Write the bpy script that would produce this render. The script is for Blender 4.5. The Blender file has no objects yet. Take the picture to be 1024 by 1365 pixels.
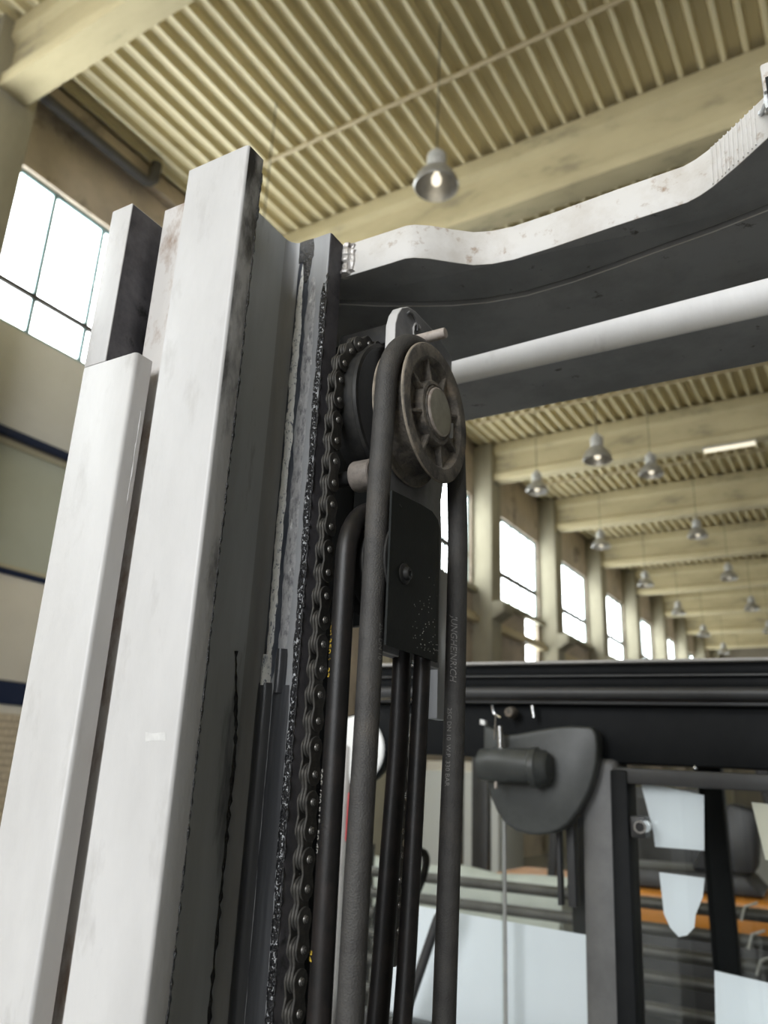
import bpy, bmesh, math, random
from mathutils import Vector, Matrix
random.seed(7)
R = math.radians
CZ = 1.85                       # eye height above the hall floor
scn = bpy.context.scene
col = scn.collection

# ------------------------------------------------------------------ camera
YAW, PITCH, ROLL, FPX = R(32.17), R(18.705), R(2.478), 1051.5
fwd = Vector((-math.sin(YAW) * math.cos(PITCH), math.cos(YAW) * math.cos(PITCH), math.sin(PITCH)))
rgt = Vector((math.cos(YAW), math.sin(YAW), 0)); upv = rgt.cross(fwd)
r2 = math.cos(ROLL) * rgt + math.sin(ROLL) * upv
u2 = -math.sin(ROLL) * rgt + math.cos(ROLL) * upv
cam = bpy.data.cameras.new('camera'); camo = bpy.data.objects.new('camera', cam); col.objects.link(camo)
camo.matrix_world = Matrix(((r2.x, u2.x, -fwd.x, 0), (r2.y, u2.y, -fwd.y, 0), (r2.z, u2.z, -fwd.z, CZ), (0, 0, 0, 1)))
cam.sensor_fit = 'VERTICAL'; cam.sensor_height = 36.0; cam.lens = 36.0 * FPX / 1365.0
cam.clip_start = 0.02; cam.clip_end = 300
cam.dof.use_dof = True; cam.dof.focus_distance = 0.60; cam.dof.aperture_fstop = 8.0
scn.camera = camo

# ------------------------------------------------------------------ world, added back light, exposure
w = bpy.data.worlds.new('world'); scn.world = w; w.use_nodes = True
w.node_tree.nodes['Background'].inputs[0].default_value = (0.80, 0.90, 1.0, 1)
w.node_tree.nodes['Background'].inputs[1].default_value = 1.0
def area(name, loc, rot, sx, sy, power, color):
    l = bpy.data.lights.new(name, 'AREA'); l.shape = 'RECTANGLE'; l.size = sx; l.size_y = sy
    l.energy = power; l.color = color
    o = bpy.data.objects.new(name, l); col.objects.link(o); o.location = loc; o.rotation_euler = rot
    return o
BACK_POWER = 1500
area('added_back_light', (0.2, -11.9, 4.85 + CZ), (R(90), 0, 0), 8.2, 7.1, BACK_POWER, (0.97, 0.985, 1.0))  # unseen area lamp for light from behind; its window is made up
WINDOW_GLOW = 7.4
vs = scn.view_settings
vs.view_transform = 'Standard'; vs.look = 'None'; vs.exposure = 0.35; vs.gamma = 1.0; vs.use_curve_mapping = False

# ------------------------------------------------------------------ materials
def srgb(r, g, b):
    f = lambda c: (c / 255 / 12.92) if c / 255 <= 0.04045 else ((c / 255 + 0.055) / 1.055) ** 2.4
    return (f(r), f(g), f(b), 1)
M = {}
def mat(name, c1, c2=None, scale=8.0, lo=0.4, hi=0.65, rough=0.5, metal=0.0, bump=0.0, bscale=None, detail=6.0,
        stretch=(1, 1, 1), c3=None, scale3=3.0, lo3=0.6, hi3=0.7, spec=0.5, rough2=None, coat=0.0, zfade=None):
    m = bpy.data.materials.new(name); m.use_nodes = True
    nt = m.node_tree; N = nt.nodes; L = nt.links
    b = N['Principled BSDF']
    b.inputs['Base Color'].default_value = c1
    b.inputs['Roughness'].default_value = rough; b.inputs['Metallic'].default_value = metal
    b.inputs['Specular IOR Level'].default_value = spec
    b.inputs['Coat Weight'].default_value = coat
    tc = N.new('ShaderNodeTexCoord'); mp = N.new('ShaderNodeMapping')
    mp.inputs['Scale'].default_value = stretch; L.new(tc.outputs['Object'], mp.inputs[0])
    def noise_ramp(sc, l, h):
        n = N.new('ShaderNodeTexNoise'); n.inputs['Scale'].default_value = sc; n.inputs['Detail'].default_value = detail
        n.inputs['Roughness'].default_value = 0.65
        L.new(mp.outputs[0], n.inputs['Vector'])
        r = N.new('ShaderNodeMapRange'); r.inputs['From Min'].default_value = l; r.inputs['From Max'].default_value = h
        L.new(n.outputs['Fac'], r.inputs['Value'])
        return n, r
    out = None
    if c2:
        n, r = noise_ramp(scale, lo, hi)
        if zfade:                      # smears that thin out away from a height range on the object
            sp = N.new('ShaderNodeSeparateXYZ'); L.new(tc.outputs['Object'], sp.inputs[0])
            zr = N.new('ShaderNodeMapRange'); zr.inputs['From Min'].default_value = zfade[0]; zr.inputs['From Max'].default_value = zfade[1]
            zr.inputs['To Min'].default_value = -zfade[2]; zr.inputs['To Max'].default_value = zfade[3]
            L.new(sp.outputs['Z'], zr.inputs['Value'])
            ad = N.new('ShaderNodeMath'); ad.operation = 'ADD'; L.new(n.outputs['Fac'], ad.inputs[0]); L.new(zr.outputs[0], ad.inputs[1])
            L.new(ad.outputs[0], r.inputs['Value'])
        mx = N.new('ShaderNodeMix'); mx.data_type = 'RGBA'
        mx.inputs['A'].default_value = c1; mx.inputs['B'].default_value = c2
        L.new(r.outputs[0], mx.inputs['Factor']); out = mx.outputs['Result']
        if rough2 is not None:
            rr = N.new('ShaderNodeMapRange'); rr.inputs['To Min'].default_value = rough; rr.inputs['To Max'].default_value = rough2
            L.new(r.outputs[0], rr.inputs['Value']); L.new(rr.outputs[0], b.inputs['Roughness'])
    if c3:
        n3, r3 = noise_ramp(scale3, lo3, hi3)
        mx3 = N.new('ShaderNodeMix'); mx3.data_type = 'RGBA'
        if out: L.new(out, mx3.inputs['A'])
        else: mx3.inputs['A'].default_value = c1
        mx3.inputs['B'].default_value = c3
        L.new(r3.outputs[0], mx3.inputs['Factor']); out = mx3.outputs['Result']
    if out: L.new(out, b.inputs['Base Color'])
    if bump:
        nb = N.new('ShaderNodeTexNoise'); nb.inputs['Scale'].default_value = bscale or scale * 4; nb.inputs['Detail'].default_value = 4
        L.new(mp.outputs[0], nb.inputs['Vector'])
        bp = N.new('ShaderNodeBump'); bp.inputs['Strength'].default_value = bump; bp.inputs['Distance'].default_value = 0.002
        L.new(nb.outputs['Fac'], bp.inputs['Height']); L.new(bp.outputs[0], b.inputs['Normal'])
    M[name] = m
    return m
def emit(name, c, s):
    m = bpy.data.materials.new(name); m.use_nodes = True; N = m.node_tree.nodes
    b = N['Principled BSDF']; b.inputs['Base Color'].default_value = (0.8, 0.8, 0.8, 1)
    b.inputs['Emission Color'].default_value = c; b.inputs['Emission Strength'].default_value = s
    M[name] = m; return m
def glass(name, tint, refl=0.10, rough=0.02):
    m = bpy.data.materials.new(name); m.use_nodes = True; nt = m.node_tree; N = nt.nodes; L = nt.links
    N.remove(N['Principled BSDF']); o = N['Material Output']
    t = N.new('ShaderNodeBsdfTransparent'); t.inputs[0].default_value = tint
    g = N.new('ShaderNodeBsdfGlossy'); g.inputs['Roughness'].default_value = rough; g.inputs['Color'].default_value = (0.95, 1, 0.98, 1)
    fr = N.new('ShaderNodeFresnel'); fr.inputs['IOR'].default_value = 1.5
    mm = N.new('ShaderNodeMath'); mm.operation = 'MULTIPLY'; mm.inputs[1].default_value = refl / 0.04
    L.new(fr.outputs[0], mm.inputs[0])
    mx = N.new('ShaderNodeMixShader'); L.new(mm.outputs[0], mx.inputs[0]); L.new(t.outputs[0], mx.inputs[1]); L.new(g.outputs[0], mx.inputs[2])
    L.new(mx.outputs[0], o.inputs['Surface'])
    M[name] = m; return m

# forklift
mat('grey_paint', (0.60, 0.595, 0.59, 1), (0.51, 0.505, 0.50, 1), 9, .42, .72, rough=.42, bump=.12, bscale=220, stretch=(1, 1, .35),
    c3=(0.45, 0.44, 0.43, 1), scale3=30, lo3=.58, hi3=.76)
mat('smeared_paint', (0.46, 0.46, 0.46, 1), (0.035, 0.035, 0.038, 1), 26, .44, .60, rough=.4, stretch=(1, 1, .35), bump=.2, bscale=160, zfade=(CZ + .02, CZ + .45, .16, .05))
mat('mid_grey_paint', (0.40, 0.41, 0.425, 1), (0.30, 0.307, 0.32, 1), 14, .42, .62, rough=.33, stretch=(1, 1, .16),
    c3=(0.05, 0.05, 0.055, 1), scale3=22, lo3=.66, hi3=.74)  # grey paint in a darker tone, with near-black blotches
mat('web_paint', (0.54, 0.57, 0.60, 1), (0.44, 0.465, 0.49, 1), 14, .42, .62, rough=.36, stretch=(1, 1, .16),
    c3=(0.16, 0.17, 0.18, 1), scale3=22, lo3=.62, hi3=.74)  # grey paint, slightly darker and bluer, with dark blotches
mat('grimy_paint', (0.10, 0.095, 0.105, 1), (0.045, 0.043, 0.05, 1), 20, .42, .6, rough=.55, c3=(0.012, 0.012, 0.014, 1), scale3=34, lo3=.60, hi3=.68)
mat('brown_stained_paint', (0.55, 0.53, 0.51, 1), (0.30, 0.22, 0.17, 1), 60, .48, .70, rough=.5, stretch=(1, 1, .5))
mat('cast_paint', (0.60, 0.585, 0.56, 1), (0.50, 0.47, 0.43, 1), 22, .45, .7, rough=.5, bump=.15, bscale=140,
    c3=(0.30, 0.22, 0.16, 1), scale3=70, lo3=.58, hi3=.72)
mat('underside_shade', (0.30, 0.30, 0.30, 1), (0.22, 0.22, 0.22, 1), 13, .42, .66, rough=.5,  # crossmember paint made darker: underside shade put into the colour, plus dark stains
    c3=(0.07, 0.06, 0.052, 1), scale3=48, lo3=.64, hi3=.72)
mat('worn_steel', (0.95, 0.95, 0.92, 1), (0.16, 0.18, 0.23, 1), 420, .55, .64, rough=.35, metal=.0, stretch=(1, 1, .55), bump=.5, bscale=700,
    c3=(0.22, 0.25, 0.31, 1), scale3=60, lo3=.60, hi3=.76)
mat('glinting_grease', (0.008, 0.008, 0.010, 1), (0.75, 0.77, 0.80, 1), 560, .57, .63, rough=.22, bump=1.0, bscale=600, detail=3, stretch=(1, 1, .7))  # black grease with its white sparkles painted in as specks
mat('oil_stain', (0.045, 0.052, 0.07, 1), (0.12, 0.13, 0.15, 1), 90, .42, .62, rough=.3, stretch=(1, 1, .2))
mat('faint_track', (0.48, 0.48, 0.49, 1), (0.22, 0.22, 0.235, 1), 300, .46, .62, rough=.35, stretch=(1, 1, .4), bump=.3, bscale=500, c3=(0.9, 0.9, 0.9, 1), scale3=160, lo3=.60, hi3=.70)
mat('black_grease', (0.010, 0.010, 0.012, 1), (0.03, 0.03, 0.033, 1), 150, .5, .7, rough=.16, bump=.9, bscale=520, spec=.7)
mat('grease_film', (0.055, 0.057, 0.063, 1), (0.105, 0.108, 0.115, 1), 60, .45, .65, rough=.28, stretch=(1, 1, .05), bump=.15, bscale=300)
mat('weld_metal', (0.55, 0.53, 0.51, 1), (0.30, 0.27, 0.25, 1), 90, .45, .65, rough=.4, metal=.3, bump=.3, bscale=300)
mat('bright_weld', (0.80, 0.83, 0.86, 1), (0.6, 0.63, 0.66, 1), 90, .45, .65, rough=.35, metal=.2, bump=.3, bscale=300)
mat('chain_steel', (0.06, 0.058, 0.054, 1), (0.10, 0.094, 0.085, 1), 200, .45, .65, rough=.42, metal=.5)
mat('pin_steel', (0.30, 0.29, 0.27, 1), (0.20, 0.19, 0.18, 1), 300, .45, .65, rough=.35, metal=.6)
mat('sheave_black', (0.018, 0.018, 0.018, 1), (0.03, 0.029, 0.027, 1), 80, .45, .65, rough=.5, spec=.2)
mat('dusty_plastic', (0.17, 0.15, 0.125, 1), (0.07, 0.064, 0.057, 1), 55, .42, .60, rough=.75, c3=(0.30, 0.24, 0.18, 1), scale3=38, lo3=.54, hi3=.72, bump=.5, bscale=420)
mat('rim_edge', (0.28, 0.24, 0.19, 1), (0.16, 0.14, 0.11, 1), 120, .45, .65, rough=.6)
mat('axle_cap', (0.32, 0.30, 0.235, 1), (0.25, 0.235, 0.185, 1), 60, .45, .65, rough=.5, metal=.25)
mat('hose_rubber', (0.050, 0.048, 0.045, 1), (0.035, 0.033, 0.032, 1), 60, .42, .65, rough=.62, bump=.35, bscale=900,
    c3=(0.070, 0.062, 0.053, 1), scale3=20, lo3=.56, hi3=.75)
mat('hose_black', (0.009, 0.0085, 0.0085, 1), (0.020, 0.016, 0.015, 1), 60, .45, .7, rough=.42, spec=.35, bump=.08, bscale=800)
mat('hose_print', (0.20, 0.195, 0.185, 1), rough=.6)
mat('yellow_print', (0.62, 0.43, 0.05, 1), rough=.6)
mat('white_print', (0.42, 0.41, 0.38, 1), rough=.6)
mat('cover_black', (0.016, 0.018, 0.0175, 1), (0.019, 0.021, 0.0205, 1), 30, .45, .65, rough=.55, spec=.10, bump=.06, bscale=400)
mat('pin_rust', (0.42, 0.37, 0.33, 1), (0.28, 0.23, 0.19, 1), 120, .45, .65, rough=.55)
mat('bush_metal', (0.20, 0.175, 0.155, 1), (0.13, 0.115, 0.10, 1), 120, .45, .65, rough=.55)
mat('tape', (0.70, 0.70, 0.69, 1), (0.60, 0.60, 0.59, 1), 90, .4, .6, rough=.3)
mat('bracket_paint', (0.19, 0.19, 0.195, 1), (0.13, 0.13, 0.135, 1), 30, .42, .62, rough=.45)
mat('cab_black', (0.007, 0.008, 0.009, 1), (0.010, 0.011, 0.012, 1), 12, .4, .6, rough=.5, spec=.12)
mat('cab_grey', (0.045, 0.046, 0.047, 1), (0.036, 0.036, 0.037, 1), 12, .4, .6, rough=.42)
mat('pillar_grey', (0.13, 0.13, 0.128, 1), (0.10, 0.10, 0.10, 1), 12, .4, .6, rough=.45)
mat('cab_lip', (0.40, 0.385, 0.37, 1), (0.33, 0.32, 0.31, 1), 20, .4, .6, rough=.45)
mat('motor_grey', (0.062, 0.067, 0.065, 1), (0.046, 0.05, 0.049, 1), 20, .4, .6, rough=.38)
mat('paper', (0.92, 0.95, 1.0, 1), (0.89, 0.92, 0.97, 1), 6, .4, .7, rough=.6)
mat('cream_paper', (0.78, 0.74, 0.62, 1), rough=.7)
mat('chrome', (0.6, 0.6, 0.6, 1), rough=.18, metal=1.0)
mat('white_plastic', (0.80, 0.81, 0.80, 1), rough=.35)
mat('red_plastic', (0.45, 0.012, 0.02, 1), rough=.3)
glass('cab_glass', (0.965, 0.975, 0.97, 1), refl=.03)
# hall
mat('concrete_beam', (0.54, 0.465, 0.28, 1), (0.43, 0.365, 0.215, 1), 1.3, .38, .62, rough=.9, stretch=(.35, 1, 1),
    c3=(0.27, 0.235, 0.155, 1), scale3=2.6, lo3=.56, hi3=.72)
mat('concrete_column', (0.34, 0.31, 0.225, 1), (0.27, 0.245, 0.18, 1), 1.6, .4, .65, rough=.9, stretch=(1, 1, .4))
mat('concrete_wall', (0.52, 0.44, 0.35, 1), (0.39, 0.33, 0.265, 1), .9, .4, .66, rough=.9, c3=(0.09, 0.078, 0.068, 1), scale3=1.4, lo3=.56, hi3=.74)
mat('deck_metal', (0.64, 0.555, 0.335, 1), (0.56, 0.485, 0.29, 1), 1.5, .4, .7, rough=.6, stretch=(1, .25, 1))
mat('deck_rib_lit', (0.86, 0.77, 0.52, 1), (0.76, 0.68, 0.45, 1), 1.5, .4, .7, rough=.6, stretch=(1, .25, 1))  # same deck metal, paler: light on the lower flanges painted in
mat('conduit_paint', (0.55, 0.46, 0.29, 1), rough=.6)
mat('pipe_dark', (0.07, 0.065, 0.06, 1), rough=.7)
mat('panel_grey', (0.82, 0.79, 0.71, 1), (0.76, 0.73, 0.65, 1), 1.2, .4, .7, rough=.7)
mat('panel_cream', (0.85, 0.79, 0.68, 1), (0.79, 0.73, 0.62, 1), 1.2, .4, .7, rough=.7)
mat('navy_trim', (0.010, 0.020, 0.060, 1), rough=.5)
mat('cream_frame', (0.66, 0.60, 0.42, 1), rough=.6)
mat('green_glass', (0.66, 0.68, 0.57, 1), (0.60, 0.62, 0.51, 1), .8, .4, .7, rough=.25)
mat('brick_cream', (0.74, 0.63, 0.47, 1), (0.62, 0.52, 0.38, 1), 9, .4, .65, rough=.9)
mat('mortar', (0.40, 0.32, 0.23, 1), rough=.95)
mat('teal_frame', (0.22, 0.34, 0.35, 1), rough=.5)
mat('floor_concrete', (0.27, 0.268, 0.262, 1), (0.22, 0.218, 0.213, 1), .5, .4, .7, rough=.55)
mat('plain_wall', (0.24, 0.21, 0.16, 1), (0.2, 0.175, 0.135, 1), .6, .4, .7, rough=.9)
mat('lamp_metal', (0.52, 0.51, 0.48, 1), (0.42, 0.41, 0.39, 1), 9, .4, .6, rough=.28, metal=.6)
mat('lamp_housing', (0.50, 0.49, 0.45, 1), (0.40, 0.39, 0.36, 1), 9, .4, .6, rough=.5)
mat('cord_dark', (0.06, 0.055, 0.045, 1), rough=.7)
emit('window_light', (0.93, 0.985, 1.0, 1), WINDOW_GLOW)
emit('lamp_bulb', (1.0, 0.90, 0.70, 1), 1.1)
emit('tube_light', (1.0, 0.88, 0.62, 1), 0.75)
mat('orange_paint', (0.66, 0.26, 0.035, 1), (0.55, 0.21, 0.03, 1), 5, .4, .7, rough=.4)
mat('machine_dark', (0.03, 0.03, 0.032, 1), (0.045, 0.045, 0.047, 1), 5, .4, .7, rough=.5)
mat('steel_tube', (0.12, 0.118, 0.11, 1), (0.07, 0.07, 0.065, 1), 8, .4, .7, rough=.35, metal=.3)
mat('tarp_white', (0.58, 0.62, 0.56, 1), (0.48, 0.52, 0.47, 1), 5, .4, .7, rough=.7)
mat('tyre', (0.02, 0.02, 0.02, 1), rough=.8)
mat('machine_white', (0.6, 0.6, 0.56, 1), rough=.5)

# ------------------------------------------------------------------ mesh helpers
class MB:
    def __init__(s): s.v = []; s.f = []; s.m = []
    def add(s, vs, fs, mi=0):
        o = len(s.v); s.v += [tuple(v) for v in vs]; s.f += [tuple(i + o for i in f) for f in fs]; s.m += [mi] * len(fs); return s
    def box(s, x0, x1, y0, y1, z0, z1, mi=0):
        return s.add([(x0, y0, z0), (x1, y0, z0), (x1, y1, z0), (x0, y1, z0), (x0, y0, z1), (x1, y0, z1), (x1, y1, z1), (x0, y1, z1)],
              [(0, 3, 2, 1), (4, 5, 6, 7), (0, 1, 5, 4), (1, 2, 6, 5), (2, 3, 7, 6), (3, 0, 4, 7)], mi)
    def prism(s, poly, axis, a, b, mi=0, side=None):
        n = len(poly)
        def P(p, t):
            return {'x': (t, p[0], p[1]), 'y': (p[0], t, p[1]), 'z': (p[0], p[1], t)}[axis]
        vs = [P(p, a) for p in poly] + [P(p, b) for p in poly]
        fs = [tuple(range(n))[::-1], tuple(range(n, 2 * n))] + [(i, (i + 1) % n, n + (i + 1) % n, n + i) for i in range(n)]
        o = len(s.m); s.add(vs, fs, mi)
        if side:
            for i in range(n): s.m[o + 2 + i] = side[i]
        return s
    def tube(s, path, r, n=14, mi=0, cap=True):
        path = [Vector(p) for p in path]; rs = r if isinstance(r, (list, tuple)) else [r] * len(path)
        t0 = (path[1] - path[0]).normalized(); ref = Vector((1, 0, 0)) if abs(t0.x) < .9 else Vector((0, 1, 0))
        u = t0.cross(ref).normalized(); vs = []; fs = []
        for i, p in enumerate(path):
            t = (path[min(i + 1, len(path) - 1)] - path[max(i - 1, 0)]).normalized()
            u = (u - t * u.dot(t)).normalized(); v = t.cross(u)
            for k in range(n):
                a = 2 * math.pi * k / n; vs.append(p + rs[i] * (math.cos(a) * u + math.sin(a) * v))
        for i in range(len(path) - 1):
            for k in range(n):
                fs.append((i * n + k, i * n + (k + 1) % n, (i + 1) * n + (k + 1) % n, (i + 1) * n + k))
        if cap: fs.append(tuple(range(n))[::-1]); fs.append(tuple(range((len(path) - 1) * n, len(path) * n)))
        return s.add(vs, fs, mi)
    def lathe(s, prof, c, axis='x', n=48, mi=0, cap=True):
        vs = []; fs = []
        for (h, r) in prof:
            for k in range(n):
                a = 2 * math.pi * k / n; ca, sa = r * math.cos(a), r * math.sin(a)
                vs.append((c[0] + h, c[1] + ca, c[2] + sa) if axis == 'x' else ((c[0] + ca, c[1] + sa, c[2] + h) if axis == 'z' else (c[0] + ca, c[1] + h, c[2] - sa)))
        for i in range(len(prof) - 1):
            for k in range(n):
                fs.append((i * n + k, i * n + (k + 1) % n, (i + 1) * n + (k + 1) % n, (i + 1) * n + k))
        if cap and prof[0][1] > 1e-6: fs.append(tuple(range(n))[::-1])
        if cap and prof[-1][1] > 1e-6: fs.append(tuple(range((len(prof) - 1) * n, len(prof) * n)))
        return s.add(vs, fs, mi)
    def lumps(s, pts, r, n=7, jit=.5, mi=0):
        rs = [r * (1 + jit * (random.random() * 2 - 1)) for _ in pts]
        pp = [(p[0] + r * jit * .5 * random.uniform(-1, 1), p[1] + r * jit * .5 * random.uniform(-1, 1), p[2]) for p in pts]
        return s.tube(pp, rs, n, mi)
    def mesh(s, name, mats, bevel=0, seg=2, smooth=True, off=(0, 0, 0), ang=38):
        me = bpy.data.meshes.new(name)
        me.from_pydata([(v[0] + off[0], v[1] + off[1], v[2] + off[2]) for v in s.v], [], s.f)
        for m in (mats if isinstance(mats, (list, tuple)) else [mats]): me.materials.append(M[m])
        me.polygons.foreach_set('material_index', s.m)
        bm = bmesh.new(); bm.from_mesh(me)
        bmesh.ops.remove_doubles(bm, verts=bm.verts, dist=1e-6)
        bmesh.ops.recalc_face_normals(bm, faces=bm.faces)
        if bevel:
            es = [e for e in bm.edges if len(e.link_faces) == 2 and e.calc_face_angle(0) > R(28)]
            bmesh.ops.bevel(bm, geom=es, offset=bevel, segments=seg, affect='EDGES', profile=.5, clamp_overlap=True)
        bm.to_mesh(me); bm.free()
        if smooth:
            me.polygons.foreach_set('use_smooth', [True] * len(me.polygons)); me.set_sharp_from_angle(angle=R(ang))
        me.update(); return me
    def build(s, name, mats, parent=None, bevel=0, seg=2, smooth=True, off=None, loc=(0, 0, 0), ang=38):
        if off is None: off = (0, 0, CZ)
        o = bpy.data.objects.new(name, s.mesh(name, mats, bevel, seg, smooth, tuple(off), ang)); col.objects.link(o)
        o.parent = parent; o.location = loc; return o
def link(name, me, parent=None, loc=(0, 0, 0), rot=(0, 0, 0)):
    o = bpy.data.objects.new(name, me); col.objects.link(o); o.parent = parent; o.location = loc; o.rotation_euler = rot; return o
def tag(o, label, cat, group=None):
    o['label'] = label; o['category'] = cat
    if group: o['group'] = group
    return o
def struct(o): o['kind'] = 'structure'; return o
def empty(name, loc=(0, 0, 0), rz=0):
    o = bpy.data.objects.new(name, None); col.objects.link(o); o.location = loc; o.rotation_euler = (0, 0, rz); o.empty_display_size = .1; return o
def smooth_path(pts, per=8):
    pts = [Vector(p) for p in pts]; out = []
    P = [pts[0]] + pts + [pts[-1]]
    for i in range(1, len(P) - 2):
        p0, p1, p2, p3 = P[i - 1], P[i], P[i + 1], P[i + 2]
        for k in range(per):
            t = k / per
            out.append(.5 * ((2 * p1) + (p2 - p0) * t + (2 * p0 - 5 * p1 + 4 * p2 - p3) * t * t + (3 * p1 - p0 - 3 * p2 + p3) * t ** 3))
    out.append(pts[-1]); return out

# ================================================================== THE HALL (z values are relative to eye height)
FLOOR = -CZ
BAY, B0, HB, HC = 5.0, 3.99, 7.94, 9.02
XW, XC = -8.85, -8.30                 # left wall plane, column face
XR, YB, YE = 19.0, -12.0, 54.5
struct(MB().box(XW - .5, XR + .5, YB - 6, YE + .5, FLOOR - .2, FLOOR).build('floor', 'floor_concrete', smooth=False))
ceil = struct(MB().box(XW - .5, XR + .5, YB, YE + .5, HC + .12, HC + .3).build('ceiling', 'deck_metal', smooth=False))
# trapezoidal roof deck, one sheet per bay
mb = MB(); pitch = .268; x = XW
pts = []
while x < XR:
    pts += [(x, HC + .115, 0), (x + .140, HC + .115, 0), (x + .180, HC + .012, 1), (x + .228, HC + .012, 0)]
    x += pitch
pts.append((x, HC + .115, 0))
for (xa, za, fa), (xb, zb, fb) in zip(pts, pts[1:]):
    flat = abs(za - zb) < 1e-6 and za < HC + .05
    mb.add([(xa, 0, za), (xb, 0, zb), (xb, BAY, zb), (xa, BAY, za)], [(0, 1, 2, 3)], 1 if flat else 0)
deck_me = mb.mesh('deck_sheet', ['deck_metal', 'deck_rib_lit'], smooth=False, off=(0, 0, CZ))
for k in range(-3, 10):
    link('deck_sheet', deck_me, ceil, (0, B0 + k * BAY, 0))
# beams: I-section, running across the hall
prof = [(-.19, HB), (.19, HB), (.19, HB + .20), (.11, HB + .27), (.11, HB + .74), (.19, HB + .82), (.19, HC), (-.19, HC), (-.19, HB + .82), (-.11, HB + .74), (-.11, HB + .27), (-.19, HB + .20)]
mb = MB()
n = len(prof)
mb.add([(XC - .02, p[0], p[1]) for p in prof] + [(XR, p[0], p[1]) for p in prof],
       [tuple(range(n)), tuple(range(n, 2 * n))] + [(i, (i + 1) % n, n + (i + 1) % n, n + i) for i in range(n)])
beam_me = mb.mesh('roof_beam', 'concrete_beam', bevel=.012, off=(0, 0, CZ))
for k in range(-3, 10): link('roof_beam', beam_me, ceil, (0, B0 + k * BAY, 0))
# conduits crossing the ribs
cd = MB().tube([(XC + .1, 0, HC - .03), (XR, 0, HC - .03)], .032, 8).mesh('conduit', 'conduit_paint', off=(0, 0, CZ))
for k in (0, 1, 2, 3, 4, 5): link('conduit', cd, ceil, (0, 7.28 + k * BAY, 0))

# left wall with openings: built from strips around the windows
wall = MB()
def wall_strip(y0, y1, z0, z1, x0=XW - .35, x1=XW): wall.box(x0, x1, y0, y1, z0, z1)
openings = {}
for k in range(-3, 10):
    c = B0 + k * BAY
    if k == 0: wy0, wy1, wz0, wz1 = 4.36, 8.51, 5.33, 7.62
    else: wy0, wy1, wz0, wz1 = c + 1.06, c + 4.56, 4.95, 7.52
    openings[k] = (wy0, wy1, wz0, wz1)
    a, b = c, c + BAY
    wall_strip(a, b, wz1, HC + .13); wall_strip(a, wy0, wz0, wz1); wall_strip(wy1, b, wz0, wz1)
    if k == 3:
        wall_strip(a, 22.40, FLOOR, wz0); wall_strip(23.40, b, FLOOR, wz0); wall_strip(22.40, 23.40, FLOOR, 3.42); wall_strip(22.40, 23.40, 4.90, wz0)
    elif k == 0:
        wall_strip(a, b, 3.96, wz0, XW - .35, XW - .06); wall_strip(a, b, FLOOR, .50, XW - .35, XW - .06)
        wall_strip(a, 4.7, .50, 3.96, XW - .35, XW - .06); wall_strip(8.2, b, .50, 3.96, XW - .35, XW - .06); wall_strip(4.7, 8.2, .50, 2.20, XW - .35, XW - .06)
        wall_strip(4.7, 8.2, 3.86, 3.96, XW - .35, XW - .06)
    else: wall_strip(a, b, FLOOR, wz0)
wl = struct(wall.build('wall_left', 'concrete_wall', smooth=False))
colm = MB().box(XW - .01, XC, -.33, .33, FLOOR, HC).mesh('column', 'concrete_column', bevel=.02, off=(0, 0, CZ))
corb = MB().prism([(XC - .01, 4.05), (XC + .30, 4.22), (XC + .35, 4.24), (XC + .35, 4.52), (XC - .01, 4.52)], 'y', -.32, .32).mesh('corbel', 'concrete_column', bevel=.015, off=(0, 0, CZ))
for k in range(-3, 11):
    link('column', colm, wl, (0, B0 + k * BAY, 0))
    if k >= 1: link('corbel', corb, wl, (0, B0 + k * BAY, 0))
# cladding of the near bay, under its window
MB().box(XW - .06, XW, 4.32, 8.66, 3.98, 5.31).build('cladding_panel', 'panel_grey', wl, off=(0, 0, CZ), bevel=.01)
MB().box(XW - .06, XW, 4.32, 8.66, .93, 2.17).build('cladding_panel', 'panel_cream', wl, off=(0, 0, CZ), bevel=.01)
MB().box(XW - .06, XW - .01, 4.32, 8.66, .55, .66).build('cladding_panel', 'panel_cream', wl, off=(0, 0, CZ), bevel=.01)
for z0, z1 in ((3.87, 3.97), (2.17, 2.24), (.66, .92)):
    MB().box(XW - .06, XW + .025, 4.32, 8.66, z0, z1).build('navy_trim_strip', 'navy_trim', wl, off=(0, 0, CZ), bevel=.005)
MB().box(XW - .06, XW - .008, 4.40, 4.425, 4.0, 5.3).build('navy_trim_strip', 'navy_trim', wl, off=(0, 0, CZ))
MB().box(XW - .06, XW - .012, 4.32, 8.66, FLOOR, .55).build('mortar_bed', 'mortar', wl, off=(0, 0, CZ), smooth=False)
bk = MB().box(0, .014, .006, .244, .004, .079).mesh('brick', 'brick_cream', bevel=.004, seg=1, off=(0, 0, 0))
for i in range(26):
    z = .47 - i * .083
    for j in range(11):
        link('brick', bk, wl, (XW - .013 + random.uniform(0, .004), 4.95 + j * .25 + (.125 if i % 2 else 0), z + CZ))
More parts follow.
